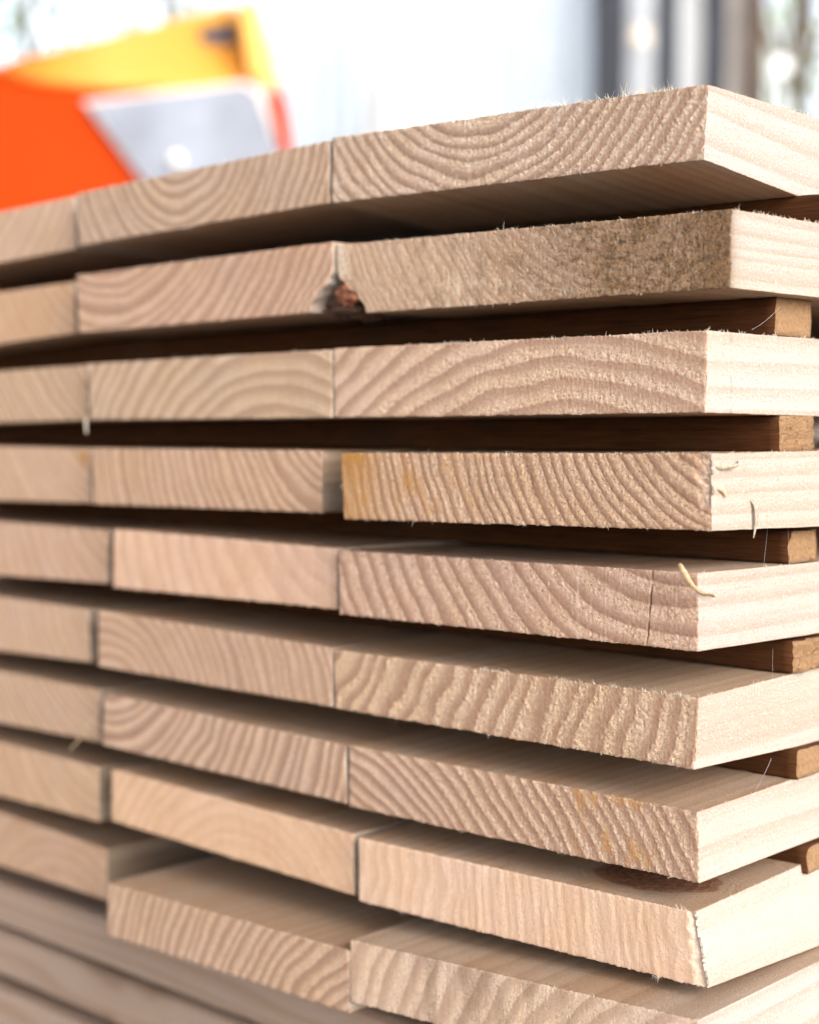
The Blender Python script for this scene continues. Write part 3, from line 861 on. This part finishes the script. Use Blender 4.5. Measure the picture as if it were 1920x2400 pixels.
# thin spider threads on the right side of the stack
M_WEB = plain('spider_silk', (0.9, 0.9, 0.92), 0.3, 0.02)
for (a, b, lab) in [((0.5, 33, -29), (1, 30, -41), 'spider thread hanging above the splintered corner'), ((0.5, 45, -29), (1.5, 44, -41), 'spider thread in front of the chewed sticker end'),
                    ((1.0, 36, -65), (1.0, 36, -75), 'spider thread below the splintered board'), ((0, 24, 29), (2, 36, 36), 'spider thread slung beside the pale sticker end'),
                    ((1.0, 36, -98), (0.5, 26, -108), 'spider thread slanting onto the seventh row board')]:
    SV, SF = [], []
    a = np.array(a, float); b = np.array(b, float)
    strand(SV, SF, [a + (b - a) * t + np.array([0, 0, -0.6 * math.sin(math.pi * t)]) - a for t in np.linspace(0, 1, 8)], 0.02, 0.02, 3)
    o = mesh_obj('spider_thread', np.array(SV) / 1000, np.array(SF), M_WEB)
    o.location = (a[0] / 1000, a[1] / 1000, a[2] / 1000 + ZG)
    tag(o, lab, 'cobweb', 'spider threads on the stack')

# ------------------------------------------------------------------ yard and background
FPX, CXP, CYP = 3343.0, 862.5, 1078.0


def at(px, py, depth):
    d_ = FW + RT * (px - CXP) / FPX - UP * (py - CYP) / FPX
    return CAM + d_ * depth


def ground():
    k = NT('pale_gravel')
    a = k.noise((0.02, 0.02, 0.02), 6, 0.7); b = k.noise((0.0006, 0.0006, 0.0006), 4, 0.6)
    c = k.mix(k.ramp(a, [(0.3, 0.0), (0.7, 1.0)]), (0.30, 0.27, 0.235), (0.46, 0.42, 0.375))
    c = k.mix(k.ramp(b, [(0.4, 0.0), (0.65, 0.6)]), c, (0.30, 0.25, 0.20))
    k.l(c, k.b.inputs['Base Color']); k.b.inputs['Roughness'].default_value = 0.95
    k.l(k.bump(a, 0.8, 0.01), k.b.inputs['Normal'])
    g = np.linspace(-120, 120, 81)
    X, Y = np.meshgrid(g, g, indexing='ij')
    Z = 0.03 * noise(X / 7, Y / 7, 0, 401) * sstep(1.5, 5, np.hypot(X, Y))
    ix = np.arange(81 * 81).reshape(81, 81)
    F = np.stack([ix[:-1, :-1], ix[1:, :-1], ix[1:, 1:], ix[:-1, 1:]], -1).reshape(-1, 4)
    o = mesh_obj('ground', np.stack([X, Y, Z], -1).reshape(-1, 3), F, k.m)
    tag(o, None, None, kind='structure')


ground()
M_BEAR = plain('bearer_timber', (0.30, 0.21, 0.14), 0.85, 0.3, 0.05)
for i, (xa, lab) in enumerate([(-90, 'squared timber bearer on the yard under the near end of the stack'), (-560, 'squared timber bearer on the yard under the far left of the stack')]):
    V, F, A = box_vf(xa, xa + 100, 0, 900, -470, -279.6, (4, 20, 6), 2.0, 420 + i)
    o = mesh_obj('bearer', (V - np.array([xa, 0, -470])) / 1000, F, M_BEAR)
    o.location = (xa / 1000, 0.03, 0.0)
    tag(o, lab, 'bearer', 'bearers under the stack')

# --- orange machine housing -------------------------------------------------------------------
MD = 1.9
M_OR = plain('orange_paint', (0.46, 0.043, 0.002), 0.6, 0.04, 0.004, spec=0.08)
M_ORSUN = plain('sunlit_orange_paint', (0.92, 0.46, 0.09), 0.30, 0.04, 0.004, spec=0.5)  # yellow is the orange paint's sun glare put into the colour
kk = NT('sunlit_orange_fade')  # orange-to-yellow fade paints the overexposed sunlit band on orange paint
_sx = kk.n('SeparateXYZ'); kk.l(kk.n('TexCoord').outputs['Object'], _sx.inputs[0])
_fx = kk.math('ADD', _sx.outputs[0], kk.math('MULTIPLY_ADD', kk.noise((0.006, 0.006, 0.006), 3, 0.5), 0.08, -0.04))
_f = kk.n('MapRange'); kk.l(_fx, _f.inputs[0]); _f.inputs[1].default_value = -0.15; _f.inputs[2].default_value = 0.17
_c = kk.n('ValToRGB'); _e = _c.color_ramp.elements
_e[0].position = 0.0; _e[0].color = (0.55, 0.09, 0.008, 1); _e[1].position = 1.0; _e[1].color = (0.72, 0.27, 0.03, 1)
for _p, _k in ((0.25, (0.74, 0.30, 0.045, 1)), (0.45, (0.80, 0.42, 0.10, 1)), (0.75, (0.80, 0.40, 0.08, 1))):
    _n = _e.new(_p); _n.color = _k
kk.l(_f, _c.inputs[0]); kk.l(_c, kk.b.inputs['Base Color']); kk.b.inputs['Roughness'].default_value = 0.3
M_SUNBAND = kk.m
M_GLASS = plain('grey_window_glass', (0.23, 0.25, 0.305), 0.12, 0.55, 0.004, spec=0.7)
M_TRIM = plain('pale_rim', (0.78, 0.66, 0.62), 0.5, 0.05, 0.01)
M_DARK = plain('dark_plastic', (0.07, 0.06, 0.09), 0.5, 0.2, 0.02)
M_STEEL = plain('grey_steel', (0.22, 0.22, 0.24), 0.5, 0.2, 0.02, metal=0.4)
S = MD / FPX                                    # metres per photo unit at the housing
mo = bpy.data.objects.new('sawmill_housing', None); COL.objects.link(mo)
og = at(250, 905, MD); mo.location = (og[0], og[1], 0)
mo.rotation_euler = (0, 0, math.atan2(RT[1], RT[0]))
tag(mo, 'orange machine housing with sunlit yellow painted on top and grey window, blurred behind the stack', 'machine')


def mp(px, py, dback=0.0):
    """housing's own space: x to the right, y away from the camera, z up"""
    s = (MD + dback) / FPX
    return ((px - CXP) * s - (250 - CXP) * S, dback, ZG + (905 - py) * s)


def prism(name, front, back, mat, parent, bevel=0.0):
    n = len(front)
    V = list(front) + list(back)
    F = [tuple(range(n)), tuple(range(2 * n - 1, n - 1, -1))] + [(i + n, (i + 1) % n + n, (i + 1) % n, i) for i in range(n)]
    me = bpy.data.meshes.new(name); me.from_pydata([tuple(map(float, v)) for v in V], [], F); me.materials.append(mat); me.update()
    o = bpy.data.objects.new(name, me); COL.objects.link(o)
    o.parent = parent
    import bmesh
    bm = bmesh.new(); bm.from_mesh(me); bmesh.ops.recalc_face_normals(bm, faces=bm.faces); bm.to_mesh(me); bm.free()
    if bevel:
        b = o.modifiers.new('bevel', 'BEVEL'); b.width = bevel; b.segments = 3
    return o


body = [(-420, 300), (0, 170), (90, 190), (240, 197), (430, 205), (515, 182), (545, 175), (618, 330), (640, 520), (640, 1150), (-420, 1150)]
prism('body', [mp(x, y) for x, y in body], [mp(x, y, 0.55) for x, y in body], M_OR, mo, 0.012)
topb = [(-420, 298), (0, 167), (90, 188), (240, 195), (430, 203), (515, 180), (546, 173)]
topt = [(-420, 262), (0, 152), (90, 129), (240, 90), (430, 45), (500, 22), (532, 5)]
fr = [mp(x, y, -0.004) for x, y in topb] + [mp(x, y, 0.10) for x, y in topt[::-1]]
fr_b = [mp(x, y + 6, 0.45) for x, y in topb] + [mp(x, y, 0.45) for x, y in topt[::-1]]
prism('top_panel', fr, fr_b, M_SUNBAND, mo, 0.01)
pil = [(505, 40), (535, 0), (560, 60), (594, 190), (566, 200), (552, 180), (530, 178)]
lowp = [(566, 200), (594, 190), (606, 240), (618, 330), (592, 330)]
prism('corner_trim', [mp(x, y, -0.02) for x, y in lowp], [mp(x, y, 0.10) for x, y in lowp], M_OR, mo, 0.006)
prism('corner_post', [mp(x, y, -0.02) for x, y in pil], [mp(x, y, 0.10) for x, y in pil], M_ORSUN, mo, 0.006)
win = [(195, 226), (512, 187), (545, 205), (590, 330), (560, 420), (340, 420)]
prism('window_rim', [mp(250 + (x - 380) * 1.07 + 130, 300 + (y - 300) * 1.07, -0.012) for x, y in win], [mp(x, y, 0.05) for x, y in win], M_TRIM, mo)
prism('window', [mp(x, y, -0.018) for x, y in win], [mp(x, y, 0.04) for x, y in win], M_GLASS, mo)
vent = [(427, 76), (497, 58), (500, 104), (431, 122)]
prism('vent', [mp(x, y, 0.045) for x, y in vent], [mp(x, y, 0.20) for x, y in vent], M_DARK, mo)
prism('chassis', [mp(-400, 1154, 0.05), mp(600, 1154, 0.05), mp(600, 1330, 0.05), mp(-400, 1330, 0.05)], [mp(-400, 1154, 0.5), mp(600, 1154, 0.5), mp(600, 1330, 0.5), mp(-400, 1330, 0.5)], M_STEEL, mo, 0.01)


def tube(name, c, axis, r, l, mat, parent, seg=28):
    ax = Vector(axis).normalized(); q = ax.to_track_quat('Z', 'Y')
    V = []; F = []
    prof = [(0, -l / 2), (r * .9, -l / 2), (r, -l / 2 * .8), (r, l / 2 * .8), (r * .9, l / 2), (0, l / 2)]
    for (rr, zz) in prof:
        for s in range(seg):
            a = 2 * math.pi * s / seg
            V.append(tuple(q @ Vector((rr * math.cos(a), rr * math.sin(a), zz)) + Vector(c)))
    for i in range(len(prof) - 1):
        for s in range(seg):
            s2 = (s + 1) % seg
            F.append((i * seg + s, i * seg + s2, (i + 1) * seg + s2, (i + 1) * seg + s))
    return mesh_obj(name, np.array(V), np.array(F), mat, parent=parent)


M_TYRE = plain('tyre_rubber', (0.03, 0.03, 0.03), 0.85, 0.2, 0.02)
for px_ in (-280, 480):
    for dy in (0.02, 0.52):
        x_, _, _ = mp(px_, 900)
        wv = tube('wheel', (x_, dy, 0.16), (0, 1, 0), 0.16, 0.09, M_TYRE, mo)
        tube('hub', (x_, dy - 0.02, 0.16), (0, 1, 0), 0.07, 0.1, M_STEEL, wv)
# white discs added as blurred bright spots on hood corner and window
tube('glint_disc', mp(505, 22, 0.02), (0, -1, 0.4), 0.011, 0.02, plain('glint_glass', (0.95, 0.95, 0.92), 0.1, 0.02), mo)
tube('glint_disc', mp(378, 345, -0.03), (0, -1, 0.4), 0.007, 0.02, plain('glint_lens', (0.95, 0.95, 0.95), 0.1, 0.02), mo)  # white disc imitates a blurred highlight on the window


# --- things farther off: sheet wall, white bags, standing poles, trees ------------------------------
def standing(name, px0, px1, py_top, depth, mat, thick, label, cat, group=None, lean=0.0, parts=None, rough=0.004, py_bot=None):
    a = at(px0, 905, depth); b = at(px1, 905, depth); top = at((px0 + px1) / 2, py_top, depth)[2]
    wd = float(np.linalg.norm(b - a)); zb = 0.0
    V, F, A = box_vf(-wd / 2, wd / 2, 0, thick, 0, top, (6, 3, 14), 0, 0)
    V[:, 0] += rough * noise(V[:, 2] * 1.5, V[:, 1] * 3, px0, 500) + lean * V[:, 2]
    V[:, 1] += rough * noise(V[:, 2] * 1.5, V[:, 0] * 3, px0, 501)
    o = mesh_obj(name, V, F, mat, smooth=False)
    m = (a + b) / 2
    o.location = (m[0], m[1], 0)
    o.rotation_euler = (0, 0, math.atan2(RT[1], RT[0]) + 0.06)
    tag(o, label, cat, group)
    return o


def corrugated(px0, px1, py_top, depth, mat, label):
    a = at(px0, 905, depth); b = at(px1, 905, depth); top = at(px0, py_top, depth)[2]
    wd = float(np.linalg.norm(b - a)); n = max(160, int(wd / 0.009))
    xs = np.linspace(-wd / 2, wd / 2, n + 1); yy = 0.012 * np.sin(xs / 0.075 * 2 * math.pi)
    V = []
    for dy in (0.0, 0.004):
        for z in (0.0, top):
            V += [(x, y + dy, z) for x, y in zip(xs, yy)]
    V = np.array(V); m = n + 1; i = np.arange(n)
    F = [np.stack([i, i + 1, i + 1 + m, i + m], 1), np.stack([i + 2 * m, i + 3 * m, i + 3 * m + 1, i + 2 * m + 1], 1), np.stack([i + m, i + m + 1, i + 3 * m + 1, i + 3 * m], 1)]
    o = mesh_obj('sheet_wall', V, F, mat)
    c = (a + b) / 2
    o.location = (c[0], c[1], 0); o.rotation_euler = (0, 0, math.atan2(RT[1], RT[0]) + 0.05)
    tag(o, label, 'wall')
    return o


M_SHEET = plain('pale_blue_sheet', (0.50, 0.55, 0.60), 0.5, 0.05, 0.004)
M_WHITE = plain('white_plastic', (0.86, 0.86, 0.86), 0.6, 0.03, 0.01)
M_GREYW = plain('light_grey_sheet', (0.46, 0.50, 0.53), 0.6, 0.05, 0.004)
M_POST = plain('dark_post', (0.022, 0.025, 0.034), 0.8, 0.3, 0.01)
M_POSTG = plain('grey_post', (0.68, 0.71, 0.75), 0.8, 0.15, 0.01)
M_POSTB = plain('beige_post', (0.74, 0.65, 0.58), 0.8, 0.2, 0.01)
M_POSTBR = plain('brown_post', (0.07, 0.045, 0.03), 0.8, 0.3, 0.01)
corrugated(1035, 1250, -900, 5.2, M_SHEET, 'tall pale blue corrugated sheet wall behind the stack')
corrugated(585, 770, -700, 6.4, M_GREYW, 'light grey sheet wall to the right of the orange machine')
corrugated(380, 1700, 20, 13.0, plain('pale_green_sheet', (0.50, 0.56, 0.55), 0.6, 0.1, 0.0008), 'long pale shed wall far behind the white bulk bags')
PG = 'timber poles standing beyond the stack'
for a in [
    (1252, 1312, -500, 4.6, M_POST, 0.10, 'thick near-black pole beside the blue sheet wall'),
    (1318, 1384, -420, 5.0, M_POSTG, 0.12, 'wide grey pole right of the near-black one'),
    (1380, 1420, -420, 4.8, M_POST, 0.05, 'slim dark pole between two grey poles'),
    (1428, 1472, -420, 5.2, M_WHITE, 0.10, 'pale grey pole among the standing timbers'),
    (1476, 1520, -420, 4.8, M_POST, 0.06, 'dark pole left of the beige one'),
    (1522, 1572, -420, 5.0, M_POSTB, 0.10, 'beige pole in the row of standing timbers'),
    (1576, 1610, -420, 4.9, M_POSTBR, 0.06, 'brown pole right of the beige one'),
    (1690, 1704, -420, 5.0, M_POSTBR, 0.05, 'thin brown pole at the right edge of the photo'),
]:
    standing('pole', *a, 'pole', PG, rough=0.015)


def bag(px, py, depth, wpx, hpx, mat, label, seed):
    s = depth / FPX
    n, m = 30, 44
    T, Q = np.meshgrid(np.linspace(0, math.pi, n), np.linspace(0, 2 * math.pi, m, endpoint=False), indexing='ij')
    D = np.stack([np.sin(T) * np.cos(Q), np.sin(T) * np.sin(Q), np.cos(T)], -1).reshape(-1, 3)
    D = np.sign(D) * np.abs(D)**0.6
    f = 1 + 0.12 * noise(D[:, 0] * 2, D[:, 1] * 2, D[:, 2] * 2, seed)
    c = at(px, py, depth); top = c[2] + hpx * s / 2
    P_ = D * f[:, None] * np.array([wpx * s / 2, wpx * s / 2.4, top / 2]); P_[:, 2] += top / 2
    ix = np.arange(n * m).reshape(n, m); a = ix[:-1]; b = ix[1:]
    F = np.stack([a, np.roll(a, -1, 1), np.roll(b, -1, 1), b], -1).reshape(-1, 4)[:, ::-1]
    o = mesh_obj('bulk_bag', P_, F, mat)
    o.location = (c[0], c[1], 0)
    tag(o, label, 'bag', 'white bulk bags in the yard')


bag(830, 205, 4.6, 170, 110, M_WHITE, 'left and larger white bulk bag, glaring in the sun', 601)
bag(965, 225, 4.5, 120, 110, M_WHITE, 'smaller white bulk bag next to the blue sheet wall', 602)
# white disc added for the blurred round highlight on the right
o = tube('highlight_disc', at(1645, 138, 4.7), tuple(-FW), 0.026, 0.012, M_WHITE, None)
tag(o, 'round white disc added as a blurred highlight, on a thin stake among the poles', 'highlight_disc')
o2 = tube('highlight_disc_stake', tuple(at(1645, 165, 4.715) * np.array([1, 1, 0.5])), (0, 0, 1), 0.008, at(1645, 165, 4.7)[2], M_POSTG, o)


o = tube('highlight_disc', at(1350, 75, 4.7), tuple(-FW), 0.03, 0.012, plain('beige_highlight', (0.66, 0.55, 0.46), 0.5, 0.03), None)  # beige disc added to imitate a blurred round highlight
tag(o, 'round beige disc added as a blurred highlight on the wide grey pole', 'highlight_disc')

# trees beyond the yard
M_BARKT = plain('tree_bark', (0.13, 0.10, 0.08), 0.9, 0.3, 0.02)


def leaf_mat(name, c):
    k = NT(name)
    nz = k.noise((0.004, 0.004, 0.004), 3, 0.6)
    col = k.mix(nz, tuple(v * .7 for v in c), tuple(v * 1.4 for v in c))
    k.l(col, k.b.inputs['Base Color']); k.b.inputs['Roughness'].default_value = 0.5
    tr = k.n('BsdfTranslucent'); k.l(col, tr.inputs[0])
    mx = k.n('MixShader'); mx.inputs[0].default_value = 0.45
    k.l(k.b, mx.inputs[1]); k.l(tr, mx.inputs[2]); k.l(mx, k.t.nodes['Material Output'].inputs[0])
    return k.m


M_LEAF = leaf_mat('leaf', (0.12, 0.20, 0.06))
M_LEAF2 = leaf_mat('yellow_green_leaf', (0.22, 0.28, 0.06))


def tree(px, depth, h, rad, nleaf, mat, label, seed):
    rnd = np.random.RandomState(seed)
    c = at(px, 905, depth)
    root = bpy.data.objects.new('tree', None); COL.objects.link(root)
    root.location = (c[0], c[1], 0)
    tag(root, label, 'tree', 'trees beyond the yard')
    V, F = [], []
    trunk = [np.array([0.12 * math.sin(i * .9 + seed), 0.1 * math.cos(i * 1.1), h * i / 8]) for i in range(8)]
    strand(V, F, trunk, 0.06, 0.015, 8)
    cl = []
    for k in range(16):
        z = h * rnd.uniform(0.3, 0.95); a = rnd.uniform(0, 6.28); rr = rad * rnd.uniform(0.35, 1) * math.sin(math.pi * min(0.97, (z / h - .18)))
        tip = np.array([rr * math.cos(a), rr * math.sin(a), z + 0.3])
        b0 = np.array([0, 0, z * 0.75])
        strand(V, F, [b0, (b0 + tip) / 2 + np.array([0, 0, .15]), tip], 0.02, 0.006, 5)
        cl.append(tip)
    mesh_obj('trunk', np.array(V), np.array(F), M_BARKT, parent=root)
    cl = np.array(cl)
    ci = rnd.randint(0, len(cl), nleaf)
    P_ = cl[ci] + rnd.normal(0, 0.34, (nleaf, 3)) * np.array([1, 1, 0.75])
    d1 = rnd.normal(size=(nleaf, 3)); d1 /= np.linalg.norm(d1, axis=1, keepdims=True)
    d2 = np.cross(d1, rnd.normal(size=(nleaf, 3))); d2 /= np.linalg.norm(d2, axis=1, keepdims=True)
    s = rnd.uniform(0.03, 0.065, (nleaf, 1))
    V = np.stack([P_ - d1 * s, P_ + d2 * s * .5, P_ + d1 * s, P_ - d2 * s * .5], 1).reshape(-1, 3)
    F = np.arange(nleaf * 4).reshape(-1, 4)
    mesh_obj('crown', V, F, mat, parent=root, smooth=False)


tree(60, 11, 4.6, 1.5, 900, M_LEAF, 'leafy tree far behind the orange machine at the left', 5)
tree(360, 12, 5.0, 1.6, 1300, M_LEAF, 'darker leafy tree behind the top of the orange machine', 6)
tree(1665, 9.5, 4.2, 1.2, 1800, M_LEAF2, 'yellow-green tree seen between the poles at the right', 7)


# --- unseen roof added over the stack to shade it from the high sky
M_SHADE_ROOF = plain('unseen_shade_roof_board', (0.24, 0.17, 0.12), 0.85, 0.25, 0.01)
ro = bpy.data.objects.new('unseen_shade_roof', None); COL.objects.link(ro)
ro.location = (-1.6, -0.6, 0)
tag(ro, 'unseen timber roof added to keep high sky light off the lumber stack', 'roof')
V, F, A = box_vf(-3.0, 3.2, -3.0, 2.6, 2.45, 2.55, (12, 14, 1))
V[:, 2] += (V[:, 0] + 3.0) * 0.04
mesh_obj('unseen_shade_roof_deck', V, F, M_SHADE_ROOF, parent=ro, smooth=False)
for (px_, py_) in ((-2.8, -2.8), (3.0, -2.8), (3.0, 2.4)):
    V, F, A = box_vf(px_ - .07, px_ + .07, py_ - .07, py_ + .07, 0, 2.45 + (px_ + 3.0) * .04, (1, 1, 6))
    mesh_obj('unseen_shade_roof_post', V, F, M_BEAR, parent=ro, smooth=False)
